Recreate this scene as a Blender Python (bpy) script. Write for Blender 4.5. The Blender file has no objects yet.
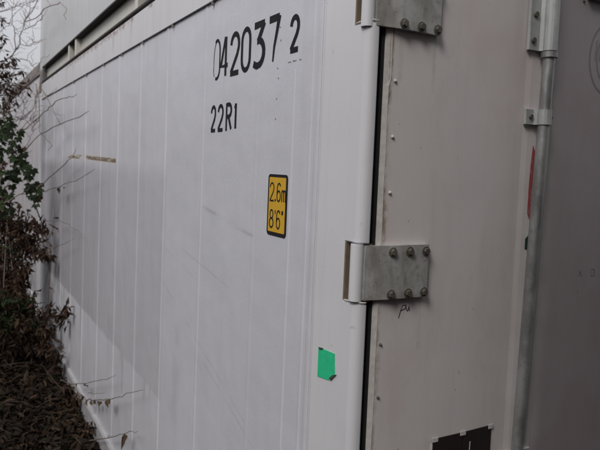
import bpy, bmesh, math, random
from mathutils import Vector, Matrix
R = math.radians
random.seed(7)
scene = bpy.context.scene
C = scene.collection

# ------------------------------------------------------------ camera
CAM = Vector((-0.84603763, -1.20260818, 1.82768514))
RR = Vector((0.8698142718594237, -0.49168431237483784, 0.040861588737388134))
RD = Vector((0.005930258414533575, -0.07239487856740404, -0.9973584178179615))
RF = Vector((0.4933436576107952, 0.8677589057576383, -0.06005428355670291))
FPX, CX, CY = 621.778, 300.94, 204.81
cd = bpy.data.cameras.new('camera'); cam = bpy.data.objects.new('camera', cd); C.objects.link(cam)
up, bk = -RD, -RF
cam.matrix_world = Matrix(((RR.x, up.x, bk.x, CAM.x), (RR.y, up.y, bk.y, CAM.y), (RR.z, up.z, bk.z, CAM.z), (0, 0, 0, 1)))
cd.sensor_width = 36; cd.lens = 36 * FPX / 600
cd.shift_x = (300 - CX) / 600; cd.shift_y = (CY - 225) / 600
cd.dof.use_dof = True; cd.dof.focus_distance = 1.75; cd.dof.aperture_fstop = 7.1
cd.clip_start = .02; cd.clip_end = 2000
scene.camera = cam

# ------------------------------------------------------------ sky and sun (bright overcast)
w = bpy.data.worlds.new('World'); scene.world = w; w.use_nodes = True
nt = w.node_tree; nt.nodes.clear()
out = nt.nodes.new('ShaderNodeOutputWorld'); bg = nt.nodes.new('ShaderNodeBackground')
sky = nt.nodes.new('ShaderNodeTexSky'); sky.sky_type = 'NISHITA'; sky.sun_disc = False
SUN_EL, SUN_AZ = R(44), R(-127)           # sun behind cloud, over the open side of the row
sky.sun_elevation = SUN_EL; sky.sun_rotation = SUN_AZ
sky.dust_density = 3.0; sky.air_density = 1.0
cl = nt.nodes.new('ShaderNodeMix'); cl.data_type = 'RGBA'
cl.inputs[0].default_value = .90
# even overcast: cloud brightens from horizon to zenith as (1 + 2 sin h)
tcw = nt.nodes.new('ShaderNodeTexCoord'); sx = nt.nodes.new('ShaderNodeSeparateXYZ'); mr = nt.nodes.new('ShaderNodeMapRange')
mr.inputs[1].default_value = 0; mr.inputs[2].default_value = 1; mr.inputs[3].default_value = .56; mr.inputs[4].default_value = 1.86
vm = nt.nodes.new('ShaderNodeVectorMath'); vm.operation = 'SCALE'; vm.inputs[0].default_value = (5.35, 5.3, 5.5)
nt.links.new(tcw.outputs['Generated'], sx.inputs[0]); nt.links.new(sx.outputs[2], mr.inputs[0]); nt.links.new(mr.outputs[0], vm.inputs['Scale'])
nt.links.new(vm.outputs[0], cl.inputs[7])
nt.links.new(sky.outputs[0], cl.inputs[6]); nt.links.new(cl.outputs[2], bg.inputs[0])
bg.inputs[1].default_value = .105
nt.links.new(bg.outputs[0], out.inputs[0])
sd = bpy.data.lights.new('sun', 'SUN'); sd.energy = 1.35; sd.angle = R(22); sd.color = (1, .96, .92)
so = bpy.data.objects.new('sun', sd); C.objects.link(so)
sv = Vector((math.sin(SUN_AZ) * math.cos(SUN_EL), math.cos(SUN_AZ) * math.cos(SUN_EL), math.sin(SUN_EL)))
so.rotation_euler = sv.to_track_quat('Z', 'Y').to_euler()
scene.view_settings.view_transform = 'Standard'; scene.view_settings.look = 'None'
scene.view_settings.exposure = .48; scene.view_settings.gamma = 1

# ------------------------------------------------------------ helpers
def ray(px, py): return (RR * ((px - CX) / FPX) + RD * ((py - CY) / FPX) + RF)
def PX(px, py, X=0.0):
    d = ray(px, py); return CAM + d * ((X - CAM.x) / d.x)
def PY(px, py, Y=0.0):
    d = ray(px, py); return CAM + d * ((Y - CAM.y) / d.y)
def PT(px, py, off=.06, ymax=5.4):
    """point just in front of the long wall, never farther than ymax"""
    d = ray(px, py)
    t = (ymax - CAM.y) / d.y
    if d.x > 0: t = min(t, (-off - CAM.x) / d.x)
    return CAM + d * t

def tag(o, label=None, cat=None, group=None, kind=None):
    if label: o['label'] = label
    if cat: o['category'] = cat
    if group: o['group'] = group
    if kind: o['kind'] = kind
    return o
def empty(name, loc=(0, 0, 0)):
    o = bpy.data.objects.new(name, None); o.location = loc; o.empty_display_size = .1; C.objects.link(o); return o
def obj(name, bm, mat, parent=None, smooth=False, loc=None):
    me = bpy.data.meshes.new(name); bm.normal_update(); bm.to_mesh(me); bm.free()
    if mat: me.materials.append(mat)
    if smooth:
        for p in me.polygons: p.use_smooth = True
    o = bpy.data.objects.new(name, me); C.objects.link(o)
    if parent: o.parent = parent
    if loc is not None: o.location = loc
    return o
def inst(src, loc, parent=None, rot=None, scale=None):
    o = src.copy(); C.objects.link(o); o.parent = parent if parent else src.parent; o.location = loc
    if rot is not None: o.rotation_euler = rot
    if scale is not None: o.scale = scale
    return o
def box(bm, x0, x1, y0, y1, z0, z1, bev=0):
    vs = [bm.verts.new((x, y, z)) for x in (x0, x1) for y in (y0, y1) for z in (z0, z1)]
    fs = [(0, 1, 3, 2), (4, 6, 7, 5), (0, 4, 5, 1), (2, 3, 7, 6), (0, 2, 6, 4), (1, 5, 7, 3)]
    ff = [bm.faces.new([vs[i] for i in f]) for f in fs]
    if bev:
        es = list({e for f in ff for e in f.edges})
        bmesh.ops.bevel(bm, geom=es, offset=bev, segments=2, affect='EDGES', profile=.6)
def prism(bm, prof, a0, a1, axis='z'):
    """closed 2D profile extruded. axis z: prof=(x,y); axis y: prof=(x,z)"""
    def v(p, a): return (p[0], p[1], a) if axis == 'z' else (p[0], a, p[1])
    A = [bm.verts.new(v(p, a0)) for p in prof]; B = [bm.verts.new(v(p, a1)) for p in prof]
    n = len(prof)
    for i in range(n): bm.faces.new((A[i], A[(i + 1) % n], B[(i + 1) % n], B[i]))
    bm.faces.new(A[::-1]); bm.faces.new(B)
    bmesh.ops.recalc_face_normals(bm, faces=bm.faces[:])
def cyl(bm, c, r, h0, h1, axis='z', n=20, r2=None):
    r2 = r if r2 is None else r2
    A = []; B = []
    for i in range(n):
        a = 2 * math.pi * i / n; u, v = math.cos(a), math.sin(a)
        def p(rr, h):
            return (c[0] + u * rr, c[1] + v * rr, h) if axis == 'z' else ((c[0] + u * rr, h, c[1] + v * rr) if axis == 'y' else (h, c[0] + u * rr, c[1] + v * rr))
        A.append(bm.verts.new(p(r, h0))); B.append(bm.verts.new(p(r2, h1)))
    nf = []
    for i in range(n): nf.append(bm.faces.new((A[i], A[(i + 1) % n], B[(i + 1) % n], B[i])))
    nf.append(bm.faces.new(A[::-1])); nf.append(bm.faces.new(B))
    bmesh.ops.recalc_face_normals(bm, faces=nf)
def tube(bm, pts, rads, n=6):
    pts = [Vector(p) for p in pts]; rings = []
    for i, p in enumerate(pts):
        d = (pts[min(i + 1, len(pts) - 1)] - pts[max(i - 1, 0)]).normalized()
        a = d.cross(Vector((.3, .2, .93))).normalized(); b = d.cross(a)
        rings.append([bm.verts.new(p + (a * math.cos(2 * math.pi * k / n) + b * math.sin(2 * math.pi * k / n)) * rads[i]) for k in range(n)])
    for i in range(len(rings) - 1):
        for k in range(n): bm.faces.new((rings[i][k], rings[i][(k + 1) % n], rings[i + 1][(k + 1) % n], rings[i + 1][k]))
    bm.faces.new(rings[0][::-1]); bm.faces.new(rings[-1])

# ------------------------------------------------------------ materials
class N:
    def __init__(s, name):
        s.m = bpy.data.materials.new(name); s.m.use_nodes = True; s.t = s.m.node_tree
        s.b = s.t.nodes['Principled BSDF']; s.tc = s.t.nodes.new('ShaderNodeTexCoord')
        s.geo = s.t.nodes.new('ShaderNodeNewGeometry'); s.sep = None
    def n(s, k): return s.t.nodes.new(k)
    def l(s, a, b): s.t.links.new(a, b)
    def val(s, x, inp):
        if isinstance(x, (int, float)): inp.default_value = x
        elif isinstance(x, tuple): inp.default_value = x if len(x) == len(inp.default_value) else (*x, 1)
        else: s.l(x, inp)
    def pos(s):           # world position: everything rigid stands still
        return s.geo.outputs['Position']
    def xyz(s, k):
        if not s.sep: s.sep = s.n('ShaderNodeSeparateXYZ'); s.l(s.pos(), s.sep.inputs[0])
        return s.sep.outputs[k]
    def math(s, op, a, b=0.0, c=0.0, clamp=False):
        m = s.n('ShaderNodeMath'); m.operation = op; m.use_clamp = clamp
        s.val(a, m.inputs[0]); s.val(b, m.inputs[1]); s.val(c, m.inputs[2]); return m.outputs[0]
    def noise(s, scale, detail=4, rough=.55, stretch=(1, 1, 1), dist=0):
        mp = s.n('ShaderNodeMapping'); mp.inputs['Scale'].default_value = stretch; s.l(s.pos(), mp.inputs[0])
        t = s.n('ShaderNodeTexNoise'); t.inputs['Scale'].default_value = scale; t.inputs['Detail'].default_value = detail
        t.inputs['Roughness'].default_value = rough; t.inputs['Distortion'].default_value = dist
        s.l(mp.outputs[0], t.inputs[0]); return t.outputs[0]
    def ramp(s, x, a, b, lo=0.0, hi=1.0):
        m = s.n('ShaderNodeMapRange'); m.interpolation_type = 'SMOOTHSTEP'
        for i, v in zip((1, 2, 3, 4), (a, b, lo, hi)): m.inputs[i].default_value = v
        s.val(x, m.inputs[0]); return m.outputs[0]
    def mix(s, f, a, b, mode='MIX'):
        m = s.n('ShaderNodeMix'); m.data_type = 'RGBA'; m.blend_type = mode
        s.val(f, m.inputs[0]); s.val(a, m.inputs[6]); s.val(b, m.inputs[7]); return m.outputs[2]
    def bump(s, h, strength=.2, dist=.002):
        b = s.n('ShaderNodeBump'); b.inputs['Strength'].default_value = strength; b.inputs['Distance'].default_value = dist
        s.l(h, b.inputs['Height']); s.l(b.outputs[0], s.b.inputs['Normal'])
    def seg(s, ka, kb, a0, b0, a1, b1, wid, soft=1.0):
        """mask round a straight mark between two points of a wall"""
        A, B = s.xyz(ka), s.xyz(kb); dx, dy = a1 - a0, b1 - b0; L2 = dx * dx + dy * dy
        pa = s.math('SUBTRACT', A, a0); pb = s.math('SUBTRACT', B, b0)
        h = s.math('DIVIDE', s.math('ADD', s.math('MULTIPLY', pa, dx), s.math('MULTIPLY', pb, dy)), L2, clamp=True)
        ex = s.math('SUBTRACT', pa, s.math('MULTIPLY', h, dx)); ey = s.math('SUBTRACT', pb, s.math('MULTIPLY', h, dy))
        d = s.math('SQRT', s.math('ADD', s.math('MULTIPLY', ex, ex), s.math('MULTIPLY', ey, ey)))
        return s.ramp(d, wid, 0.0 if soft else wid * .8)
    def done(s, col, rough=.5, metal=0.0, spec=.5):
        s.val(col, s.b.inputs['Base Color']); s.val(rough, s.b.inputs['Roughness']); s.val(metal, s.b.inputs['Metallic'])
        s.b.inputs['Specular IOR Level'].default_value = spec; return s.m
def simple(name, col, rough=.5, metal=0.0, var=.15, scale=30, bump=.1, spec=.5):
    s = N(name); f = s.noise(scale)
    c = s.mix(f, tuple(x * (1 - var) for x in col), tuple(min(1, x * (1 + var)) for x in col))
    if bump: s.bump(f, bump, .002)
    return s.done(c, rough, metal, spec)

def paint_mat(name, base, kind):
    s = N(name)
    big = s.noise(1.3, 3); fine = s.noise(60, 5, .7); streak = s.noise(9, 5, .6, (1.6, 1.6, .12))
    c = s.mix(s.ramp(big, .3, .7), tuple(b * .97 for b in base), tuple(b * 1.02 for b in base))
    c = s.mix(s.math('MULTIPLY', s.ramp(streak, .5, .75), .20), c, (.40, .385, .37))
    c = s.mix(s.math('MULTIPLY', s.ramp(fine, .55, .8), .14), c, (.45, .44, .43))
    ragged = s.noise(26, 5, .7, (1, .14, 1) if kind == 'side' else (1, 1, 1))
    if kind == 'side':
        # darker band on the lower middle of the far panels, deepening along the wall
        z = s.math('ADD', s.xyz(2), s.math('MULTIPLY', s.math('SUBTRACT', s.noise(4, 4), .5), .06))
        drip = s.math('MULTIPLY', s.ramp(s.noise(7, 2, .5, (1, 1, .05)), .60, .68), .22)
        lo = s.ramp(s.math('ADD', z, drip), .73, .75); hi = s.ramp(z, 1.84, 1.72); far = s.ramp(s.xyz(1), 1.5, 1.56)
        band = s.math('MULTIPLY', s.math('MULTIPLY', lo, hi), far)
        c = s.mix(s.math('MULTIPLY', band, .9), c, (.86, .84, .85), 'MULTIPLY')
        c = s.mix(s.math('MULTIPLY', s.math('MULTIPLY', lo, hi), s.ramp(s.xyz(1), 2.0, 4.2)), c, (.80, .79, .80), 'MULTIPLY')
        # thumbed, peeling scar on the far panels
        zz = s.math('MULTIPLY', s.math('SUBTRACT', s.noise(14, 4, .7), .5), .03)
        m1 = s.math('MULTIPLY', s.seg(1, 2, 2.52, 1.822, 3.35, 1.835, .022), s.ramp(ragged, .28, .42))
        m2 = s.math('MULTIPLY', s.seg(1, 2, 3.3, 1.838, 4.25, 1.838, .024), s.ramp(ragged, .44, .56))
        mm = s.math('MAXIMUM', m1, m2)
        c = s.mix(s.math('MULTIPLY', s.ramp(mm, .02, .12), .5), c, (.62, .58, .46))
        c = s.mix(s.math('MULTIPLY', s.math('MULTIPLY', s.ramp(mm, .2, .6), s.ramp(s.noise(45, 5, .75, (1, .12, 1)), .30, .52)), .9), c, (.16, .105, .06))
        # scuffs and long scratches
        for (a0, b0, a1, b1, wd, k) in ((1.62, 1.31, .62, .985, .008, .22), (1.05, 1.66, .60, 1.60, .012, .30),
                                        (1.54, 1.50, .78, 1.40, .006, .22), (1.50, 1.44, .9, 1.33, .004, .22),
                                        (1.0, 1.07, .55, .93, .010, .18), (1.0, 2.48, .95, 2.30, .004, .2)):
            m = s.math('MULTIPLY', s.seg(1, 2, a0, b0, a1, b1, wd), s.ramp(ragged, .38, .62))
            c = s.mix(s.math('MULTIPLY', m, k), c, (.16, .16, .17))
        # scrubbed smear on near panels
        sm = s.math('MULTIPLY', s.seg(1, 2, 1.35, .75, 1.30, 1.08, .09), s.ramp(s.noise(5, 3), .4, .6))
        c = s.mix(s.math('MULTIPLY', sm, .18), c, (.28, .28, .30))
        # rust freckles
        fr = s.math('MULTIPLY', s.ramp(s.noise(120, 2, .5), .76, .80), s.ramp(s.noise(3, 2), .5, .6))
        c = s.mix(s.math('MULTIPLY', fr, .5), c, (.20, .12, .07))
    if kind == 'top_rail':
        zz = s.math('ADD', s.xyz(2), s.math('MULTIPLY', s.math('SUBTRACT', s.noise(12, 4), .5), .05))
        y = s.ramp(s.xyz(1), 4.6, 3.9); y2 = s.ramp(s.xyz(1), 2.0, 2.5)
        m = s.math('MULTIPLY', s.math('MULTIPLY', s.ramp(zz, 2.545, 2.575), s.math('MULTIPLY', y, y2)), s.ramp(ragged, .42, .55))
        spot = s.math('MULTIPLY', s.ramp(s.noise(8, 3, .6), .60, .66), s.ramp(zz, 2.54, 2.57))
        run = s.math('MULTIPLY', s.ramp(s.noise(9, 2, .5, (1, 1, .04)), .66, .70), s.ramp(zz, 2.42, 2.57))
        c = s.mix(s.math('MULTIPLY', s.math('MAXIMUM', m, s.math('MAXIMUM', spot, s.math('MULTIPLY', run, .6))), .75), c, (.19, .10, .065))
    if kind == 'door':
        # stain running along the hinge edge and from the hinge bolts
        e = s.math('ADD', s.xyz(0), s.math('MULTIPLY', s.math('SUBTRACT', s.noise(18, 5, .6, (1, 1, .3)), .5), .035))
        edge = s.math('MULTIPLY', s.ramp(e, .082, .068), s.ramp(ragged, .38, .6))
        c = s.mix(s.math('MULTIPLY', edge, .5), c, (.20, .15, .085))
        for (x0, z0, x1, z1, wd, k) in ((.071, 2.17, .069, 1.99, .013, .9), (.205, 2.165, .205, 2.03, .010, .22), (.10, 2.165, .10, 2.05, .012, .15),
                                        (.2, 1.52, .2, 1.38, .010, .15), (.075, 1.66, .068, 1.78, .010, .6)):
            m = s.math('MULTIPLY', s.seg(0, 2, x0, z0, x1, z1, wd), s.ramp(ragged, .3, .6))
            c = s.mix(s.math('MULTIPLY', m, k), c, (.22, .15, .08))
        for (x0, z0, x1, z1, wd) in ((.62, 1.52, .72, 1.30, .004), (.80, 1.42, .86, 1.33, .004), (.68, 1.62, .95, 1.59, .003), (.66, 1.2, .78, 1.12, .004),
                                     (.12, 1.75, .45, 1.73, .003), (.70, 2.2, .76, 2.05, .003), (.3, 2.02, .52, 2.0, .003), (.74, 1.88, .86, 1.5, .003)):
            m = s.math('MULTIPLY', s.seg(0, 2, x0, z0, x1, z1, wd), s.ramp(ragged, .4, .6))
            c = s.mix(s.math('MULTIPLY', m, .22), c, (.6, .57, .56))
        # shade on the door beyond the lock rod, painted in as a darker multiply
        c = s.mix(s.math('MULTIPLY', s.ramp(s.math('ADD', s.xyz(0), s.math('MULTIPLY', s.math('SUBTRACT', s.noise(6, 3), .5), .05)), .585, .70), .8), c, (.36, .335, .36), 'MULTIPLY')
        pink = s.math('MULTIPLY', s.ramp(s.noise(2.6, 4), .45, .65), .55)
        c = s.mix(pink, c, (.92, .85, .83), 'MULTIPLY')
        ch = s.math('MULTIPLY', s.ramp(s.noise(42, 4, .6), .70, .73), .5); c = s.mix(ch, c, (.20, .16, .12))
        dirt = s.math('MULTIPLY', s.ramp(s.noise(5, 6, .7, (1, 1, .35)), .48, .75), .42)
        c = s.mix(dirt, c, (.76, .75, .735), 'MULTIPLY')
    if kind == 'post':
        chip = s.math('MULTIPLY', s.ramp(s.noise(35, 4, .6), .68, .72), .35)
        c = s.mix(chip, c, (.33, .30, .27))
    hb = s.math('ADD', s.math('MULTIPLY', s.noise(3.5, 2), 1.0), s.math('MULTIPLY', fine, .10))
    s.bump(hb, .35 if kind == 'side' else .25, .02 if kind == 'side' else .012)
    rr = s.ramp(streak, .3, .7, .34, .5)
    return s.done(c, rr, 0, .5)

M = {}
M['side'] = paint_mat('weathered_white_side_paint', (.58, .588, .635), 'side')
M['low_rail'] = simple('soiled_bottom_rail_paint', (.40, .395, .41), .6, 0, .35, 9, .2)
M['rail'] = paint_mat('white_rail_paint_with_rust', (.61, .61, .635), 'top_rail')
M['post'] = paint_mat('white_post_paint', (.655, .66, .685), 'post')
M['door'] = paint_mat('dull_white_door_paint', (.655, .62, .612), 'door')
M['upper'] = paint_mat('pale_grey_upper_paint', (.50, .51, .52), 'plain')
M['upper_web'] = paint_mat('cream_grey_rail_paint', (.56, .55, .50), 'plain')
M['next'] = paint_mat('pale_grey_neighbour_paint', (.50, .49, .52), 'plain')
M['next_rail'] = simple('dirty_rail', (.20, .18, .17), .7, 0, .4, 20)
M['flange_shade'] = simple('shade_black_flange', (.05, .045, .042), .8, 0, .4, 20)  # overhang and gap shadow painted into the rail flanges as near black
M['shade_row'] = simple('shade_row_maroon_paint', (.045, .03, .03), .6, 0, .3, 3)
M['rubber'] = simple('black_rubber', (.012, .012, .013), .6, 0, .3, 60, .2)
M['inside'] = simple('dark_inside', (.03, .028, .025), .8)
M['seal'] = simple('grey_green_sealant', (.50, .475, .445), .75, 0, .35, 60, .3)
M['brown'] = simple('tan_rust_primer', (.17, .125, .085), .8, 0, .35, 40, .3)
M['black'] = simple('black_marking_paint', (.018, .018, .022), .75, 0, .35, 60, .1, .15)
M['ink'] = simple('black_ink', (.03, .03, .035), .5, 0, .2, 80, 0)
M['ghost'] = simple('faded_violet_print', (.20, .18, .21), .5, 0, .1, 80, 0)
M['smudge'] = simple('faded_grey_print', (.27, .26, .27), .5, 0, .2, 80, 0)
M['yellow'] = simple('yellow_placard', (.62, .37, .035), .45, 0, .10, 40, .05)
M['green'] = simple('green_tape', (.035, .56, .27), .42, 0, .16, 55, .5)
M['green_dark'] = simple('tape_backing', (.05, .07, .055), .6)
s = N('worn_red_tape'); f = s.noise(90, 5, .7, (1, 1, .4)); M['red'] = s.done(s.mix(s.ramp(f, .50, .68), (.33, .055, .055), (.40, .26, .25)), .55)
M['dgreen'] = simple('dark_green_tape', (.012, .035, .03), .5, 0, .2, 50, .1)
M['plate'] = simple('dark_data_plate', (.022, .017, .016), .45, 0, .3, 60, .1)
M['white'] = simple('white_screw_tab', (.55, .54, .52), .5, 0, .1, 60, .1)

def galv(name, base, tint, rough=.5, metal=.55, rust=.35):
    s = N(name); a = s.noise(16, 5, .65, (1, 1, .45)); b = s.noise(70, 4, .7)
    c = s.mix(s.ramp(a, .35, .65), base, tint)
    c = s.mix(s.math('MULTIPLY', s.ramp(b, .5, .75), rust), c, (.14, .095, .055))
    s.bump(b, .25, .0015); return s.done(c, s.ramp(a, .3, .7, rough, rough + .2), metal)
M['hinge'] = galv('zinc_hinge_plate', (.36, .35, .325), (.54, .54, .525), .42, .40, .45)
M['bolt'] = galv('rusty_bolt', (.115, .105, .09), (.16, .15, .13), .6, .5, .7)
M['rod'] = galv('galvanised_rod', (.26, .27, .27), (.40, .41, .405), .38, .6, .30)
M['bracket'] = galv('galvanised_bracket', (.42, .44, .43), (.52, .54, .53), .5, .4, .2)

def leaf_mat(name, cols, rough=.55):
    s = N(name); at = s.n('ShaderNodeAttribute'); at.attribute_name = 'tone'
    cr = s.n('ShaderNodeValToRGB'); el = cr.color_ramp.elements
    el[0].color = (*cols[0], 1); el[1].color = (*cols[-1], 1)
    for i in range(1, len(cols) - 1):
        e = el.new(i / (len(cols) - 1)); e.color = (*cols[i], 1)
    s.l(at.outputs['Fac'], cr.inputs[0])
    c = s.mix(s.math('MULTIPLY', s.noise(120, 3), .5), cr.outputs[0], (.02, .015, .01))
    s.b.inputs['Subsurface Weight'].default_value = 0
    return s.done(c, rough, 0, .12)
M['brown_leaf'] = leaf_mat('dry_brown_leaf', [(.015, .010, .007), (.032, .018, .012), (.055, .030, .019), (.095, .064, .038), (.05, .023, .018)])
M['litter_leaf'] = leaf_mat('litter_leaf', [(.005, .003, .002), (.013, .007, .004), (.008, .005, .003), (.034, .018, .010), (.018, .011, .007), (.075, .046, .026), (.007, .005, .003), (.015, .02, .007)])
M['green_leaf'] = leaf_mat('green_leaf', [(.010, .020, .009), (.018, .034, .014), (.034, .055, .022)], .5)
M['low_green'] = leaf_mat('low_green_leaf', [(.015, .03, .012), (.02, .05, .015), (.03, .02, .012)], .5)
M['stalk'] = simple('dead_stalk', (.075, .05, .035), .85, 0, .5, 30, .2)
M['bark'] = simple('grey_brown_twig_bark', (.15, .115, .10), .8, 0, .35, 40, .3)
M['bark_pale'] = simple('pale_branch_bark', (.22, .18, .17), .8, 0, .3, 40, .3)

# ------------------------------------------------------------ ground
def gz(x, y):
    t = min(1, max(0, (-.08 - x) / 1.3)); f = min(1, max(0, (y - 1.6) / 2))
    b = min(1, max(0, (-1.6 - x) / 1.6))  # high bank added out of view on the left to shade the lower wall
    return -.015 + .34 * t * t * (3 - 2 * t) * f + 3.1 * b * b * (3 - 2 * b)
s = N('dark_earth'); f = s.noise(9, 6, .7)
c = s.mix(f, (.022, .016, .012), (.06, .045, .034)); s.bump(f, .7, .03); M['earth'] = s.done(c, .95, 0, .2)
bm = bmesh.new()
xs = [-400, -60, -12, -5] + [-4 + .2 * i for i in range(21)] + [.5, 3, 8, 40, 400]
ys = [-400, -60, -12, -4, 0, 1] + [1.5 + .35 * i for i in range(28)] + [15, 25, 80, 600]
g = [[bm.verts.new((x, y, gz(x, y))) for y in ys] for x in xs]
for i in range(len(xs) - 1):
    for j in range(len(ys) - 1): bm.faces.new((g[i][j], g[i + 1][j], g[i + 1][j + 1], g[i][j + 1]))
tag(obj('ground', bm, M['earth'], smooth=True), kind='structure')

# ------------------------------------------------------------ the white container in front
con = empty('shipping_container')
tag(con, 'white refrigerated shipping container numbered 042037 2, standing at the bottom of its stack', 'shipping container')
L, W, H = 6.058, 2.438, 2.591
def bevelled_panel(y0, y1, z0, z1, mat, par, x=.006, th=.03, name='side_panel', bead=.0075):
    bm = bmesh.new()
    p = [(x, y1), (x, y0 + .026), (x - bead * .7, y0 + .020), (x - bead, y0 + .014), (x - bead, y0 + .010), (x - bead * .6, y0 + .004), (x, y0), (x + th, y0), (x + th, y1)]
    prism(bm, p, z0, z1, 'z'); return obj(name, bm, mat, par)
SE = [.215, .59, 1.07, 1.545, 1.99, 2.455, 2.92, 3.44, 3.95, 4.46, 4.97, 5.47, 5.86]
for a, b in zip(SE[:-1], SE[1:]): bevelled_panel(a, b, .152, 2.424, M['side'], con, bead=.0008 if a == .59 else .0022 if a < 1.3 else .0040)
# shallow stiffening beads inside the first panels
for y in (.262, .362):
    bm = bmesh.new(); prism(bm, [(.0062, y - .009), (.0035, y - .003), (.0035, y + .003), (.0062, y + .009)], .155, 2.42 if y < .3 else 2.10)
    obj('panel_bead', bm, M['side'], con)
# rails
bm = bmesh.new(); prism(bm, [(-.004, 2.4275), (-.004, 2.583), (.004, 2.591), (.08, 2.591), (.08, 2.4275)], .215, 5.86, 'y'); obj('top_rail', bm, M['rail'], con)
bm = bmesh.new(); prism(bm, [(-.016, .0), (-.016, .135), (-.009, .149), (.06, .149), (.06, .0)], .215, 5.86, 'y'); obj('bottom_rail', bm, M['low_rail'], con)
for y in (2.86, 2.394, 1.957, 1.476, 1.004, .59, 3.44, 3.95):   # little lap tabs hanging from the rail over each joint
    bm = bmesh.new(); box(bm, -.005, .004, y - .004, y + .004, 2.411, 2.4265, .001); obj('lap_tab', bm, M['next_rail'], con)
for y, z in ((.469, 2.12), (.462, 2.09), (.468, 2.03), (.455, 2.20), (.463, 2.24), (.47, 1.97), (.33, 2.128), (.37, 2.13)):
    bm = bmesh.new(); cyl(bm, (y, z), .0024, .0045, .0062, 'x', 8); obj('rivet', bm, M['smudge'], con)
# far corner post, castings and far end
bm = bmesh.new(); box(bm, -.002, .12, 5.861, L, .12, 2.50, .004); tag(obj('corner_post', bm, M['post'], con), 'far corner post')
for z0, z1 in ((2.502, 2.603), (.0, .118)):
    bm = bmesh.new(); box(bm, -.006, .15, 5.88, L + .006, z0, z1, .008); obj('corner_casting', bm, M['brown' if z0 > 1 else 'post'], con)
bm = bmesh.new(); box(bm, .121, W - .001, L - .06, L - .01, .05, 2.55); obj('end_wall', bm, M['next'], con)
bm = bmesh.new(); box(bm, .081, W - .002, .19, L - .061, 2.55, 2.583); obj('roof', bm, M['side'], con)
bm = bmesh.new(); box(bm, .061, W - .002, .06, L - .061, .05, .14); obj('floor', bm, M['inside'], con)
bm = bmesh.new(); box(bm, W - .03, W, .06, L - .061, .141, 2.549); obj('side_wall', bm, M['next'], con)

# near corner post with notches where the hinges turn
HZ = [(2.175, 2.325), (1.507, 1.651), (.85, .995), (.2, .345)]          # notch heights
def arc(cx, cy, r, a0, a1, n=7): return [(cx + r * math.cos(R(a0 + (a1 - a0) * i / (n - 1))), cy + r * math.sin(R(a0 + (a1 - a0) * i / (n - 1)))) for i in range(n)]
full = [(.046, .0598), (.046, .045), (.034, .045), (.034, .008)] + arc(.026, .008, .008, 0, -90, 7) + arc(.022, .022, .022, -90, -180, 22) + [(0, .0598)]
notched = [(.046, .060), (.0, .060), (0, .192), (.004, .202), (.0065, .214), (.035, .214), (.035, .20), (.046, .20)]
bm = bmesh.new(); prism(bm, notched, .12, 2.50); obj('corner_post', bm, M['post'], con)
seg = []; z = 2.50
for a, b in HZ: seg.append((b, z)); z = a
seg.append((.12, z))
for a, b in seg:
    bm = bmesh.new(); prism(bm, full, a, b)
    es = [e for e in bm.edges if abs(e.verts[0].co.z - e.verts[1].co.z) < 1e-6 and min(e.verts[0].co.y, e.verts[1].co.y) < .05 and min(v.co.x for v in e.verts) < .033]
    bmesh.ops.bevel(bm, geom=es, offset=.0035, segments=2, affect='EDGES')
    o = obj('post_nosing', bm, M['post'], con)
for a, b in HZ:
    bm = bmesh.new(); box(bm, .001, .0455, .0545, .0595, a + .001, b - .001); obj('notch_back', bm, M['brown'], con)
    bm = bmesh.new(); box(bm, .036, .046, .010, .054, a + .001, b - .001); obj('notch_cheek', bm, M['brown'], con)
    # ragged bright weld bead along the sill of the notch
    bm = bmesh.new()
    pts = [(.002, .057, a + .001), (.0005, .045, a + .002), (.001, .026, a + .0025), (.005, .011, a + .002), (.013, .002, a + .003), (.026, .0, a + .002), (.034, .005, a + .0015)]
    tube(bm, pts, [.0014, .002, .0018, .0024, .0018, .0022, .0014], 8); obj('weld_bead', bm, M['white'], con, smooth=True)
for z0, z1 in ((2.501, 2.603), (.0, .118)):
    bm = bmesh.new(); box(bm, -.006, .16, -.006, .178, z0, z1, .008); obj('corner_casting', bm, M['post'], con)

# door end: header, sill, gasket, leaf
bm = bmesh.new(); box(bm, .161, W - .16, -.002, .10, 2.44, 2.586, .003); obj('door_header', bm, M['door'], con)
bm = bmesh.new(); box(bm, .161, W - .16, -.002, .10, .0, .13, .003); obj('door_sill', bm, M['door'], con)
bm = bmesh.new(); box(bm, W - .16, W, 0, .17, .12, 2.50, .01); tag(obj('corner_post', bm, M['post'], con), 'corner post at the right of the doors')
bm = bmesh.new(); box(bm, .047, .064, .026, .06, .14, 2.43); obj('door_gasket', bm, M['rubber'], con)
bm = bmesh.new(); box(bm, .0465, .0558, .012, .0255, .14, 2.43); tag(obj('door_gasket', bm, M['rubber'], con), 'outer lip of the door gasket')
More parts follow.
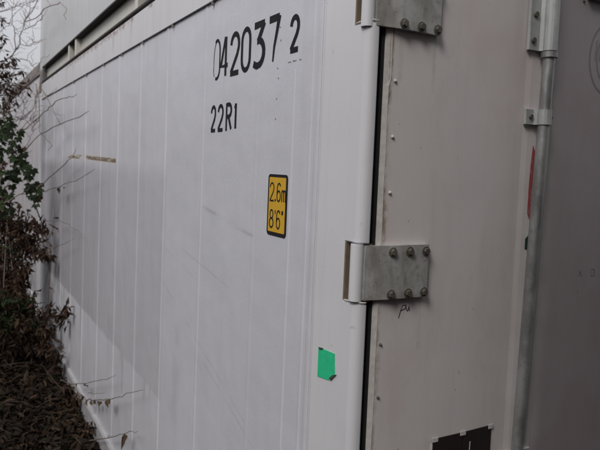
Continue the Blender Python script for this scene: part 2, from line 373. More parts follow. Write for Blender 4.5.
# door leaf
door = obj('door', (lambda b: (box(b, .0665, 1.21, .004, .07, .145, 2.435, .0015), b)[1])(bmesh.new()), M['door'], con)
tag(door, 'left door leaf, dull pinkish white')
bm = bmesh.new()
random.seed(3)
prev = None; zs = [.15 + i * .02 for i in range(115)]
for z in zs:                                                # sealant strip with an uneven edge
    wv = .0672 + (.0006 * math.sin(z * 31) + random.uniform(-.0005, .0005)) + (.005 if z > 2.05 else 0)
    row = [bm.verts.new((.0565, .016, z)), bm.verts.new((.0572, .0075, z)), bm.verts.new((wv, .0028, z)), bm.verts.new((wv + .0005, .006, z))]
    if prev:
        for k in range(3): bm.faces.new((prev[k], prev[k + 1], row[k + 1], row[k]))
    prev = row
obj('edge_seal', bm, M['seal'], door)
def rivet(x, z, mat, r=.0042, name='rivet'):
    bm = bmesh.new(); cyl(bm, (x, z), r, .0036, .0005, 'y', 12, r * .75); cyl(bm, (x, z), r * .75, .0005, -.0012, 'y', 12, r * .35)
    return obj(name, bm, mat, door, smooth=True)
for i, z in enumerate((2.32, 2.044, 1.91, 1.775)): rivet(.086, z, M['white'], .0048)
for z in (1.401, 1.268, 1.13, .7, .56, .42): rivet(.0805, z, M['bolt'], .0042)
rivet(.757, 2.343, M['bolt'], .0042)
# upright moulding the rod brackets are bolted to
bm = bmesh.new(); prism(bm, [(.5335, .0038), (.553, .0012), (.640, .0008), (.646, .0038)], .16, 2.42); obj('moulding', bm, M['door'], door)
bm = bmesh.new(); box(bm, .770, 1.15, -.014, .0037, 2.352, 2.40, .002); obj('top_bracket', bm, M['hinge'], door)

# hinges
def hinge(z0):
    zc0, zc1 = z0, z0 + .132
    bm = bmesh.new()
    prof = [(.020, -.0005), (.050, -.0045), (.088, -.0105), (.2095, -.0105), (.2095, .0035), (.088, .0035), (.050, .0075), (.020, .0115)]
    prism(bm, prof, zc0, zc1)
    es = [e for e in bm.edges if all(v.co.x > .2 for v in e.verts)]
    bmesh.ops.bevel(bm, geom=es, offset=.002, segments=2, affect='EDGES')
    h = obj('hinge', bm, M['hinge'], con)
    bm = bmesh.new(); cyl(bm, (.008, .018), .0160, z0 - .003, z0 + .134, 'z', 32)
    b = obj('barrel', bm, M['post'], h, smooth=True)
    try: b.data.set_sharp_from_angle(angle=R(40))
    except Exception: pass
    for x in (.093, .146, .197):
        for dz in (.0125, .116):
            bm = bmesh.new(); cyl(bm, (x, z0 + dz), .0118, -.0104, -.0135, 'y', 18)
            rot = random.uniform(0, 60); n = 6; A = []; B = []
            for i in range(n):
                a = R(rot + 60 * i); A.append(bm.verts.new((x + .0088 * math.cos(a), -.0134, z0 + dz + .0088 * math.sin(a)))); B.append(bm.verts.new((x + .0078 * math.cos(a), -.0205, z0 + dz + .0078 * math.sin(a))))
            for i in range(n): bm.faces.new((A[i], B[i], B[(i + 1) % n], A[(i + 1) % n]))
            bm.faces.new(B[::-1]); obj('bolt', bm, M['bolt'], h)
for z in (2.166, 1.5155, .857, .208): hinge(z)

# locking rod
RX, RY = .590, -.024
bm = bmesh.new(); cyl(bm, (RX, RY), .0165, .10, 2.50, 'z', 32)
for v_ in bm.verts: v_.co.x += (v_.co.z - 2.15) * .027
o = obj('lock_rod', bm, M['rod'], con, smooth=True); o.data.set_sharp_from_angle(angle=R(40))
bm = bmesh.new(); cyl(bm, (RX, RY), .0225, 2.156, 2.171, 'z', 32)
o = obj('rod_collar', bm, M['rod'], con, smooth=True); o.data.set_sharp_from_angle(angle=R(40))
def bracket(z0, z1, w0, w1, holes):
    """strap: flat ears either side and a half round saddle over the rod"""
    bm = bmesh.new(); r = .0205; prof = [(w0, .0006), (w0, -.0085), (RX - r - .004, -.0085)]
    prof += [(RX + r * math.cos(R(a)), RY + r * math.sin(R(a))) for a in range(160, 381, 20)]
    prof += [(RX + r + .004, -.0085), (w1, -.0085), (w1, .0006)]
    prof = [(x, min(y, .0006)) for x, y in prof]
    prism(bm, prof, z0, z1)
    for v_ in bm.verts: v_.co.x += (min(z0, 2.15) - 2.15) * .027 * (1 if z0 < 2 else 0)
    b = obj('rod_bracket', bm, M['bracket'], con)
    for x, z, r in holes:
        bm = bmesh.new(); cyl(bm, (x, z), r, -.0084, -.0135, 'y', 12, r * .8); obj('bolt', bm, M['bolt'], b)
    return b
bracket(2.174, 2.45, .527, .642, ((.546, 2.27, .0095), (.542, 2.20, .0095), (.632, 2.222, .005), (.632, 2.32, .005)))
b2 = bracket(1.972, 2.013, .537, .640, ((.550, 1.993, .0075), (.631, 1.995, .0045)))
bracket(1.0, 1.04, .541, .665, ((.556, 1.02, .0075), (.652, 1.02, .0055)))
bracket(.2, .4, .530, .668, ((.548, .25, .0095), (.545, .35, .0095)))
# tape remnants tucked behind the rod
def poly(name, pts, mat, par, axis, d0, d1):
    bm = bmesh.new()
    f = (lambda p, d: (p[0], d, p[1])) if axis == 'y' else (lambda p, d: (d, p[0], p[1]))
    A = [bm.verts.new(f(p, d0)) for p in pts]; B = [bm.verts.new(f(p, d1)) for p in pts]; n = len(pts)
    for i in range(n): bm.faces.new((A[i], A[(i + 1) % n], B[(i + 1) % n], B[i]))
    bm.faces.new(A[::-1]); bm.faces.new(B); bmesh.ops.recalc_face_normals(bm, faces=bm.faces[:])
    return obj(name, bm, mat, par)
def dr(px, py, Y=0.0): p = PY(px, py, Y); return (p.x, p.z)
def sdp(px, py, X=.005): p = PX(px, py, X); return (p.y, p.z)
poly('red_tape', [dr(533.2, 145), dr(539.5, 165), dr(538.5, 190), dr(534.5, 207), dr(529.5, 220), dr(527.2, 213), dr(528.6, 190), dr(530.8, 165)], M['red'], door, 'y', .0006, .0001)
poly('green_tape', [dr(533, 230), dr(533.5, 243), dr(528.5, 250), dr(524.8, 249), dr(525.3, 239)], M['dgreen'], door, 'y', .0006, .0001)
# dark data plates low on the door
pl = poly('data_plate', [(.264, .90), (.372, .90), (.370, 1.128), (.264, 1.128)], M['plate'], door, 'y', .0038, .0005)
pr_ = poly('data_plate', [(.3735, .90), (.481, .90), (.480, 1.130), (.3735, 1.128)], M['plate'], door, 'y', .0038, .0008)
for (x, z, par, wd) in ((.272, 1.127, pl, .011), (.372, 1.1275, pr_, .010), (.476, 1.128, pr_, .009), (.272, .905, pl, .010), (.476, .905, pr_, .009)):
    bm = bmesh.new(); box(bm, x - wd, x + wd, -.0016, .0003, z - .007, z + .006, .001); obj('screw_tab', bm, M['white'], par)
poly('plate_mark', [(.3975, 1.030), (.4005, 1.030), (.4025, 1.098), (.399, 1.098)], M['white'], pr_, 'y', .0007, .0002)
poly('plate_border', [(.262, .90), (.2655, .90), (.2655, 1.118), (.262, 1.118)], M['white'], pl, 'y', .0037, .0001)

# ------------------------------------------------------------ painted characters
def stroke(bm, pts, wd, f, d0, d1, closed=False, w2=None):
    P = [Vector(p) for p in pts]; n = len(P); Lf = []; Rt = []
    for i in range(n):
        if closed: a, b = P[i - 1], P[(i + 1) % n]
        else: a, b = P[max(i - 1, 0)], P[min(i + 1, n - 1)]
        t = (b - a).normalized(); k = 1
        if closed or 0 < i < n - 1:
            t1 = (P[i] - P[i - 1]).normalized(); k = 1 / max(.55, abs(t.dot(t1)))
        nn = Vector((-t.y, t.x)); ww = wd if w2 is None else wd + (w2 - wd) * i / (n - 1)
        Lf.append(P[i] + nn * ww * k / 2); Rt.append(P[i] - nn * ww * k / 2)
    def vs(q, d): return bm.verts.new(f(q, d))
    l1 = [vs(q, d1) for q in Lf]; r1 = [vs(q, d1) for q in Rt]; l0 = [vs(q, d0) for q in Lf]; r0 = [vs(q, d0) for q in Rt]
    m = n if closed else n - 1
    for i in range(m):
        j = (i + 1) % n
        bm.faces.new((l1[i], r1[i], r1[j], l1[j])); bm.faces.new((l0[i], l1[i], l1[j], l0[j])); bm.faces.new((r1[i], r0[i], r0[j], r1[j]))
    if not closed:
        bm.faces.new((l0[0], r0[0], r1[0], l1[0])); bm.faces.new((l1[-1], r1[-1], r0[-1], l0[-1]))
def ell(cx, cy, rx, ry, a0, a1, n=14): return [(cx + rx * math.cos(R(a0 + (a1 - a0) * i / (n - 1))), cy + ry * math.sin(R(a0 + (a1 - a0) * i / (n - 1)))) for i in range(n)]
def stad(): return ell(.5, .72, .5, .28, 0, 180, 10) + ell(.5, .28, .5, .28, 180, 360, 10)
G = {
    '0': [(stad(), True)],
    ')': [(ell(.45, .70, .55, .30, 125, 0, 9) + ell(.45, .25, .55, .25, 0, -110, 9), False)],
    '4': [([(.62, 1.02), (.0, .27), (1.02, .27)], False), ([(.72, 1.02), (.72, -.0)], False)],
    '2': [(ell(.5, .72, .5, .28, 175, -20, 11) + [(.80, .46), (.03, .02)], False), ([(-.02, .0), (1.02, .0)], False)],
    '3': [([(.0, 1.0), (.95, 1.0)], False), ([(.93, 1.02), (.40, .60)], False), ([(.30, .60)] + ell(.40, .31, .55, .31, 78, -110, 14) + [(.0, .07)], False)],
    '7': [([(.0, 1.0), (.98, 1.0)], False), ([(.98, 1.03), (.80, .70), (.56, .34), (.46, .0)], False)],
    'R': [([(.08, -.06), (.08, 1.06)], False), ([(.08, 1.0), (.50, 1.0)] + ell(.55, .76, .42, .24, 90, -90, 8) + [(.12, .50)], False), ([(.50, .50), (1.0, .0)], False)],
    '1': [([(.5, .0), (.5, 1.0)], False), ([(.5, .97), (.18, .80)], False)],
    '6': [([(.92, .88)] + ell(.5, .72, .46, .28, 35, 180, 8) + ell(.48, .29, .46, .29, 180, 520, 16), False)],
    '8': [(ell(.5, .76, .40, .24, 0, 360, 14)[:-1], True), (ell(.5, .27, .5, .27, 0, 360, 14)[:-1], True)],
    'm': [([(.03, .0), (.03, .62)], False), ([(.03, .48)] + ell(.27, .45, .22, .17, 160, 0, 6) + [(.49, .0)], False), ([(.49, .48)] + ell(.74, .45, .23, .17, 160, 0, 6) + [(.97, .0)], False)],
    '.': [([(.1, .015), (.9, .015)], False)],
    "'": [([(.5, 1.02), (.42, .80)], False)],
    '"': [([(.25, 1.02), (.18, .80)], False), ([(.8, 1.02), (.72, .80)], False)],
}
def char(ch, y, z, wid, hgt, sw, d0, d1, mat, par, name='digit', w2=None):
    # w2: end width of the last stroke, for digits that taper
    """character on the long wall; y is its left end as read, running towards -y"""
    bm = bmesh.new()
    for k, (pts, cl) in enumerate(G[ch]):
        q = [(y - sw / 2 - u * (wid - sw), z + sw / 2 + v * (hgt - sw)) for u, v in pts]
        dd = d1 - k * .00015
        stroke(bm, q, sw, lambda p, d: (d, p[0], p[1]), d0, dd, cl, w2 if k == len(G[ch]) - 1 else None)
    bmesh.ops.recalc_face_normals(bm, faces=bm.faces[:])
    return obj(name, bm, mat, par)
D0, D1 = .0055, .0049
o = char(')', .990, 2.133, .064, .150, .011, D0, D1, M['black'], con); tag(o, 'digit 0 with its left stroke worn away')
bm = bmesh.new(); stroke(bm, [(.964, 2.274), (.978, 2.262), (.986, 2.24), (.989, 2.205), (.989, 2.165), (.983, 2.148)], .0042, lambda p, d: (d, p[0], p[1]), D0, D1); obj('digit_remnant', bm, M['ink'], con)
for ch, y, wd, sw in (('4', .928, .078, .0165), ('2', .838, .084, .0175), ('0', .744, .080, .0165), ('3', .652, .098, .0215)):
    char(ch, y, 2.133, wd, .150, sw, D0, D1, M['black'], con)
char('7', .545, 2.133, .088, .150, .0215, D0, D1, M['black'], con, w2=.008)
char('2', .400, 2.152, .058, .108, .0155, D0, D1, M['black'], con)
for ch, y, wd, sw in (('2', 1.003, .052, .0130), ('2', .935, .056, .0130), ('R', .862, .060, .0135), ('1', .790, .038, .0150)):
    char(ch, y, 1.944, wd, .100, sw, D0, D1, M['black'], con, 'letter' if ch == 'R' else 'digit')
bm = bmesh.new()
for a, b in ((.405, .385), (.375, .355), (.338, .328)): box(bm, .0050, .0058, b, a, 2.1275, 2.1295)
obj('underline', bm, M['smudge'], con)
# yellow height placard
def rrect(y0, y1, z0, z1, r):
    p = []
    for cy, cz, a in ((y1 - r, z1 - r, 0), (y0 + r, z1 - r, 90), (y0 + r, z0 + r, 180), (y1 - r, z0 + r, 270)):
        p += [(cy + r * math.cos(R(a + k * 22.5)), cz + r * math.sin(R(a + k * 22.5))) for k in range(5)]
    return p
pc = poly('height_placard', rrect(.376, .500, 1.620, 1.804, .012), M['black'], con, 'x', .0058, .0042)
poly('placard_face', rrect(.385, .491, 1.631, 1.795, .004), M['yellow'], pc, 'x', .0043, .0036)
for ch, y, z, wd, h, nm in (('2', .4865, 1.722, .030, .058, 'digit'), ('.', .4565, 1.7225, .017, .058, 'decimal_point'), ('6', .4405, 1.722, .028, .058, 'digit'), ('m', .4105, 1.722, .030, .058, 'letter'),
                            ('8', .484, 1.641, .030, .058, 'digit'), ("'", .452, 1.641, .014, .058, 'foot_mark'), ('6', .438, 1.641, .028, .058, 'digit'), ('"', .407, 1.641, .014, .058, 'inch_mark')):
    char(ch, y, z, wd, h, .0050 if ch != '.' else .0070, .0037, .0031, M['black'], pc, nm)
# green tape with folded dark corners, handwriting on the door
gt = poly('green_tape', [sdp(318.8, 347.5, 0), sdp(326, 349), sdp(336.6, 353.5), sdp(336.8, 374.5), sdp(330.5, 380), sdp(319.3, 376)], M['green'], con, 'x', -.0002, -.0012)
poly('folded_corner', [sdp(319, 346.9, -.001), sdp(323.5, 348.2, -.001), sdp(322, 349.6, -.001), sdp(319.6, 349, -.001)], M['green_dark'], gt, 'x', -.0012, -.0028)
poly('folded_corner', [sdp(336.8, 374.5, -.001), sdp(331, 380.5, -.001), sdp(329.5, 378, -.001), sdp(333, 375, -.001)], M['green_dark'], gt, 'x', -.0012, -.0030)
bm = bmesh.new(); fz = lambda p, d: (p[0], d, p[1])
sc_ = [[(398.5, 318), (400.5, 311), (402.5, 305.5), (405.5, 305), (406, 307.5), (403.5, 309.5), (401, 310.5)], [(406, 305), (406.2, 310), (407.4, 311), (408.6, 308), (409, 306)], [(409, 306), (409.3, 311)]]
for st in sc_: stroke(bm, [dr(x, y, .0037) for x, y in st], .0018, fz, .0039, .0033)
obj('handwriting', bm, M['ink'], door)
bm = bmesh.new()
for st in [[(579, 270), (581.5, 276)], [(582, 270), (578.5, 276)], [(591, 269), (594, 269), (594.5, 275), (591, 276), (590.5, 270)]]:
    stroke(bm, [dr(x, y, .0037) for x, y in st], .0022, fz, .0039, .0034)
obj('faded_marking', bm, M['ghost'], door)
bm = bmesh.new()   # faded round print at the top right
cxx, czz = .885, 2.19
stroke(bm, [(cxx + .085 * math.cos(R(a)), czz + .105 * math.sin(R(a))) for a in range(60, 301, 15)], .007, fz, .0039, .0034)
stroke(bm, [(cxx + .052 * math.cos(R(a)), czz + .072 * math.sin(R(a))) for a in range(70, 291, 20)], .005, fz, .0039, .0034)
for k in range(6): stroke(bm, [(cxx - .06 + k * .02, czz - .01), (cxx - .055 + k * .02, czz + .05)], .004, fz, .0039, .00345)
obj('faded_marking', bm, M['ghost'], door)

# ------------------------------------------------------------ container stacked on top
up = empty('shipping_container', (0, 0, 2.604))
tag(up, 'pale grey container stacked on the numbered white one, forklift pockets in its bottom rail', 'shipping container')
for i in range(5):
    y0 = .2 + i * 1.13; bm = bmesh.new()
    prism(bm, [(.0, y0 + 1.1295), (.0, y0 + .012), (.0025, y0 + .008), (.0025, y0), (.03, y0), (.03, y0 + 1.1295)], .156, 2.43); obj('side_panel', bm, M['upper'], up)
bm = bmesh.new(); box(bm, -.004, .09, .2, 5.85, .146, .1555); obj('rail_flange', bm, M['flange_shade'], up)
bm = bmesh.new(); box(bm, .0, .095, .2, 5.85, .004, .014); tag(obj('rail_flange', bm, M['flange_shade'], up), 'lower flange of the bottom rail, gap shadow painted in dark')
pk = [(1.76, 2.09), (3.94, 4.22)]
ed = [.2, 1.76, 2.09, 3.94, 4.22, 5.85]
for a, b in ((.2, 1.70), (2.20, 3.90), (4.27, 5.82)):
    bm = bmesh.new(); box(bm, .042, .050, a, b, .0145, .1455); obj('rail_web', bm, M['upper_web'], up)
for y, m in ((1.70, 'upper_web'), (2.095, 'brown'), (3.90, 'upper_web'), (4.215, 'upper_web')):
    bm = bmesh.new(); box(bm, .004, .062, y, y + .055, .0145, .1455, .002); obj('pocket_cheek', bm, M[m if m != 'brown' else 'upper_web'], up)
for a, b in pk:
    bm = bmesh.new(); box(bm, .30, .31, a - .1, b + .1, .0, .15); obj('pocket_back', bm, M['inside'], up)
for y0 in (.0, 5.855):
    for z0, z1 in ((-.0005, .118), (2.48, 2.591)):
        bm = bmesh.new(); box(bm, -.003, .16, y0, y0 + .198, z0, z1, .008); obj('corner_casting', bm, M['next_rail'], up)
    bm = bmesh.new(); box(bm, -.001, .12, y0 + .003, y0 + .195, .12, 2.478, .01); obj('corner_post', bm, M['upper'], up)
bm = bmesh.new(); box(bm, .002, .06, .2, 5.85, 2.435, 2.58); obj('top_rail', bm, M['upper'], up)
bm = bmesh.new(); box(bm, .061, W, .02, 6.04, 2.5, 2.57); obj('roof', bm, M['upper'], up)
bm = bmesh.new(); box(bm, .076, W, .02, 6.04, .151, .17); obj('floor', bm, M['inside'], up)
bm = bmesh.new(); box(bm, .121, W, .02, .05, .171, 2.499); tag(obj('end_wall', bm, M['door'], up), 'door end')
bm = bmesh.new(); box(bm, .121, W, 6.0, 6.03, .171, 2.499); tag(obj('end_wall', bm, M['upper'], up), 'far end')
bm = bmesh.new(); box(bm, W + .001, W + .03, .02, 6.04, .0, 2.58); obj('side_wall', bm, M['upper'], up)

# ------------------------------------------------------------ next container along the row
nx = empty('shipping_container', (.06, 6.36, 0))
tag(nx, 'tall pale container beyond the far end of the stack, half hidden by bare twigs', 'shipping container')
for i in range(11):
    y0 = .16 + i * .52; bm = bmesh.new()
    prism(bm, [(.006, y0 + .5195), (.006, y0 + .02), (.003, y0 + .014), (.003, y0 + .006), (.006, y0), (.03, y0), (.03, y0 + .5195)], .152, 2.76); obj('side_panel', bm, M['next'], nx)
bm = bmesh.new(); box(bm, -.012, .08, .16, 5.88, 2.765, 2.896, .004); obj('top_rail', bm, M['next_rail'], nx)
bm = bmesh.new(); box(bm, -.012, .08, .16, 5.88, .0, .15, .004); obj('bottom_rail', bm, M['next'], nx)
for y0 in (.0, 5.885):
    bm = bmesh.new(); box(bm, -.003, .14, y0, y0 + .155, .0, 2.896, .01); obj('corner_post', bm, M['next'], nx)
bm = bmesh.new(); box(bm, .081, W, .02, 6.02, 2.84, 2.88); obj('roof', bm, M['next'], nx)
bm = bmesh.new(); box(bm, .141, W, .02, .06, .02, 2.839); obj('end_wall', bm, M['next'], nx)

# ------------------------------------------------------------ added container blocks, unseen behind the camera, to shade the door end
for ox, oz, ol in ((-1.62, 0, 'added unseen shade blocker, dark maroon container on the ground straight across the gap from the corner post'), (-1.62, 2.6, 'added unseen shade blocker, dark maroon container stacked on the one straight across from the corner post'),
                   (.86, 0, 'added unseen shade blocker, dark maroon container on the ground across the gap from the right hand door'), (.86, 2.6, 'added unseen shade blocker, dark maroon container stacked on the one across from the right hand door')):
  op = empty('shipping_container', (ox, -7.80, oz)); tag(op, ol, 'shipping container')
  if 1:
      bm = bmesh.new(); prof = []
      n = 21
      for i in range(n):
          x = .1 + i * (2.24 / n); prof += [(x, 6.05), (x + .03, 6.02), (x + .06, 6.02), (x + .085, 6.05)]
      prof += [(2.34, 6.05), (2.34, 5.98), (.1, 5.98)]
      prism(bm, prof, .12, 2.48); obj('end_wall', bm, M['shade_row'], op)
  for x in (.0, 2.341):
      bm = bmesh.new(); box(bm, x, x + .098, 5.9, 6.058, .0, 2.591, .01); obj('corner_post', bm, M['shade_row'], op)
  bm = bmesh.new(); box(bm, .0, .05, .0, 5.899, .0, 2.585); tag(obj('side_wall', bm, M['shade_row'], op), 'long side')
  bm = bmesh.new(); box(bm, 2.39, 2.438, .0, 5.899, .0, 2.585); tag(obj('side_wall', bm, M['shade_row'], op), 'long side')
  bm = bmesh.new(); box(bm, .051, 2.389, .0, 5.979, 2.5, 2.58); obj('roof', bm, M['shade_row'], op)

# ------------------------------------------------------------ vegetation
def leaf_long(L_, w_, curl=.3):
    """narrow folded leaf along +x: rows of (left, mid, right)"""
    rows = []; n = 4
    for i in range(n + 1):
        t = i / n; ww = w_ * math.sin(math.pi * min(1, t * .92 + .06)) ** .8; zz = -curl * L_ * t * t
        rows.append([(t * L_, -ww / 2, zz + ww * .25), (t * L_, 0, zz), (t * L_, ww / 2, zz + ww * .25)])
    return rows
class Leaves:
    def __init__(s): s.v = []; s.f = []; s.t = []
    def add(s, P, d, upv, L_, w_, tone, curl=.3, n=2):
        d = d.normalized(); sd_ = d.cross(upv)
        if sd_.length < 1e-3: sd_ = Vector((1, 0, 0))
        sd_.normalize(); un = sd_.cross(d).normalized()
        b = len(s.v); prof = [(0, 0), (.3, 1), (.65, .8), (1, 0)] if n == 2 else [(0, 0), (.45, 1), (1, 0)]
        for t, k in prof:
            c = P + d * (t * L_) - un * (curl * L_ * t * t)
            if k == 0: s.v.append(tuple(c)); s.t.append(tone)
            else:
                s.v.append(tuple(c + sd_ * (w_ * k / 2) + un * w_ * .2)); s.v.append(tuple(c)); s.v.append(tuple(c - sd_ * (w_ * k / 2) + un * w_ * .2)); s.t += [tone] * 3
        if n == 2: s.f += [(b, b + 1, b + 2), (b, b + 2, b + 3), (b + 1, b + 4, b + 5, b + 2), (b + 2, b + 5, b + 6, b + 3), (b + 4, b + 7, b + 5), (b + 5, b + 7, b + 6)]
        else: s.f += [(b, b + 1, b + 2), (b, b + 2, b + 3), (b + 1, b + 4, b + 2), (b + 2, b + 4, b + 3)]
    def build(s, name, mat, parent=None):
        me = bpy.data.meshes.new(name); me.from_pydata(s.v, [], s.f); me.materials.append(mat)
        a = me.attributes.new('tone', 'FLOAT', 'POINT'); a.data.foreach_set('value', s.t)
        o = bpy.data.objects.new(name, me); C.objects.link(o)
        if parent: o.parent = parent
        return o
def rv(a=1.0): return Vector((random.gauss(0, 1), random.gauss(0, 1), random.gauss(0, 1))) * a

# fallen leaves over the whole bank
random.seed(11); lv = Leaves()
for i in range(42000):
    x = -.01 - abs(random.random() ** 1.2) * 2.1; y = 1.5 + random.random() ** 1.1 * 7.5
    if random.random() < .35: y = 2.2 + random.random() * 3.4; x = -.01 - random.random() * .9
    hmax = .05 + .12 * min(1, -x * 1.6) * min(1, max(0, (y - 2) / 2))
    z = gz(x, y) + random.random() * hmax + .004
    d = rv(); d.z *= .45
    L_ = random.uniform(.04, .10)
    if x > -.05: d.x = -abs(d.x); d.y *= 2
    lv.add(Vector((x, y, z)), d, Vector((random.gauss(0, .5), random.gauss(0, .5), 1)), L_, L_ * random.uniform(.16, .34), random.random(), random.uniform(0, .6))
tag(lv.build('leaf_litter', M['litter_leaf']), 'dark brown fallen leaves heaped on the bank beside the container', 'fallen leaves', kind='stuff')
# loose dead stalks lying in the litter
bm = bmesh.new()
for i in range(230):
    x = -.06 - random.random() * 1.3; y = 2 + random.random() * 5; z = gz(x, y) + .04 + random.random() * .12
    d = rv(); d.z *= .25; d.normalize(); l = random.uniform(.1, .32); p = Vector((x, y, z))
    if x + d.x * l > -.02: d.x = -abs(d.x)
    m = p + d * l * .5 + rv(.012); tube(bm, [p, m, p + d * l + rv(.02)], [.0022, .002, .001], 4)
tag(obj('dead_stalks', bm, M['stalk']), 'thin dead stalks lying among the fallen leaves', 'dead stalks', kind='stuff')

def blobs(lv, spec, mat_len, drop, tones, dens=1.0):
    for px, py, r, cnt, off, ym in spec:
        c = PT(px, py, off, ym); dist = (c - CAM).dot(RF); rr = r * dist / FPX
        for i in range(int(cnt * dens)):
            p = c + rv(rr * .5)
            if p.x > -.02: p.x = -.02 - random.random() * .05
            d = rv(.6) + Vector((0, 0, -drop)); L_ = random.uniform(*mat_len)
            lv.add(p, d, rv(), L_, L_ * random.uniform(.2, .36), random.choice(tones) + random.uniform(-.06, .06), random.uniform(0, .4), 3)

# brown leaved shrub by the far half of the wall
random.seed(21)
sh = empty('shrub', tuple(PT(12, 330, .3, 5)[:2]) + (0.05,))
tag(sh, 'brown leaved shrub with drooping dry leaves at the far left of the container', 'shrub')
def local(o, par): o.matrix_parent_inverse = Matrix.Translation(-Vector(par.location)); return o
lv = Leaves()
spec = [(-4, 190, 14, 60, .3, 5.3), (0, 205, 12, 110, .3, 5.3), (3, 222, 16, 230, .3, 5.2), (20, 222, 11, 110, .25, 5.1), (38, 224, 8, 50, .15, 4.9), (46, 228, 6, 20, .1, 4.6), (8, 250, 18, 330, .3, 5.2), (28, 243, 12, 160, .2, 5.0), (40, 250, 8, 60, .14, 4.8), (20, 232, 10, 100, .2, 5),
        (46, 254, 5, 22, .1, 4.5), (4, 278, 20, 420, .3, 5.0), (18, 280, 9, 130, .25, 4.9), (23, 268, 7, 70, .2, 4.8), (6, 308, 22, 480, .3, 4.7), (24, 312, 10, 150, .2, 4.7), (38, 318, 9, 90, .13, 4.6), (50, 312, 7, 38, .09, 4.3),
        (56, 366, 5, 22, .05, 4.0), (66, 388, 6, 26, .05, 3.6), (76, 396, 6, 22, .05, 3.3), (58, 356, 5, 20, .05, 4.0), (90, 425, 5, 10, .05, 3.0), (62, 316, 7, 34, .06, 3.9), (67, 308, 4, 14, .05, 3.8), (30, 332, 13, 220, .15, 4.4), (48, 332, 7, 60, .08, 4.3), (10, 335, 18, 420, .3, 4.4), (44, 344, 6, 50, .07, 4.1), (16, 300, 14, 200, .3, 4.8), (52, 350, 5, 30, .05, 3.9)]
blobs(lv, spec, (.045, .09), .9, (.1, .15, .25, .4, .5, .7, .95), 1.5)
local(tag(lv.build('foliage', M['brown_leaf'], sh), kind='stuff'), sh)
lv = Leaves()
blobs(lv, [(4, 325, 9, 120, .3, 4.4), (2, 300, 10, 60, .3, 4.6), (20, 310, 10, 60, .3, 4.7), (38, 330, 9, 50, .15, 4.4), (30, 300, 8, 30, .2, 4.8), (14, 255, 14, 80, .3, 5.1)], (.05, .09), .3, (.2, .5, .8), 1.6)
local(tag(lv.build('foliage', M['low_green'], sh), 'few green leaves low in the shrub', kind='stuff'), sh)
bm = bmesh.new()
for k in range(16):
    px = random.uniform(-8, 45); a = PT(px, 345, .15, 4.6); a.z = gz(a.x, a.y)
    b = PT(px + random.uniform(-8, 4), random.uniform(215, 300), .16, 5.1); m = (a + b) / 2 + rv(.05); m.x = min(m.x, -.06)
    tube(bm, [a, m, b], [.007, .005, .002], 5)
local(obj('stems', bm, M['bark'], sh), sh)

# climbing plant with lobed green leaves
def lobed_mesh(seed):
    random.seed(seed); bm = bmesh.new(); lob = [(0, 1.0), (52, .82), (100, .62), (150, .35)]
    pts = []
    ang = []
    for a, r in [(-150, .42), (-128, .46), (-100, .72), (-78, .56), (-52, .86), (-28, .64), (0, 1.0), (28, .64), (52, .86), (78, .56), (100, .72), (128, .46), (150, .42)]:
        r *= random.uniform(.88, 1.1); pts.append(((r * math.cos(R(a))), r * math.sin(R(a))))
    c = bm.verts.new((0, 0, 0)); vs = []
    for i, (x, y) in enumerate(pts):
        r = math.hypot(x, y); vs.append(bm.verts.new((x, y, (.10 if i % 2 else -.10) * r - .12 * r * r + random.uniform(-.05, .05))))
    vs.append(bm.verts.new((-.1, 0, .02)))
    for i in range(len(vs) - 1): bm.faces.new((c, vs[i], vs[i + 1]))
    bm.faces.new((c, vs[-1], vs[0]))
    me = bpy.data.meshes.new('leaf'); bm.to_mesh(me); bm.free()
    a = me.attributes.new('tone', 'FLOAT', 'POINT'); t = random.random(); a.data.foreach_set('value', [t] * len(me.vertices))
    return me
LG = [lobed_mesh(i) for i in range(5)]
for m in LG: m.materials.append(M['green_leaf'])
LB = [lobed_mesh(i + 20) for i in range(3)]
for m in LB: m.materials.append(M['brown_leaf'])
def put_leaf(me, P, size, par, name='leaf', face=None):
    o = bpy.data.objects.new(name, me); C.objects.link(o); o.parent = par
    n = (CAM - P).normalized() + rv(.35) + Vector((0, 0, .35)); n.normalize()
    q = n.to_track_quat('Z', 'Y') @ Matrix.Rotation(R(random.uniform(-150, -30)), 3, 'Z').to_quaternion()
    o.rotation_mode = 'QUATERNION'; o.rotation_quaternion = q
    o.location = P - Vector(par.location); o.scale = (size, size, size); return o
random.seed(5)
vine = empty('climbing_vine', tuple(PT(46, 322, .07, 4.6)))
tag(vine, 'green vine with lobed leaves climbing in front of the container far corner', 'vine')
bm = bmesh.new()
stem = [(46, 332), (47, 322), (48, 301), (49.5, 277), (50, 258), (47, 240), (43, 226), (37, 210), (31, 195), (28, 182), (23, 172), (18, 158), (13, 142), (6, 124), (1, 110)]
tube(bm, [PT(a, b, .07, 4.9) for a, b in stem], [.006] * 8 + [.005] * 7, 6)
for pp in ([(28, 182), (33, 190), (37, 200)], [(23, 172), (15, 176), (6, 178)], [(18, 158), (24, 160), (31, 168)], [(47, 240), (52, 232), (54, 226)], [(49.5, 277), (53, 288), (55, 293)], [(50, 262), (46, 280), (42, 296)]):
    tube(bm, [PT(a, b, .07, 4.9) for a, b in pp], [.003, .0025, .0015], 5)
local(obj('stem', bm, M['bark'], vine), vine)
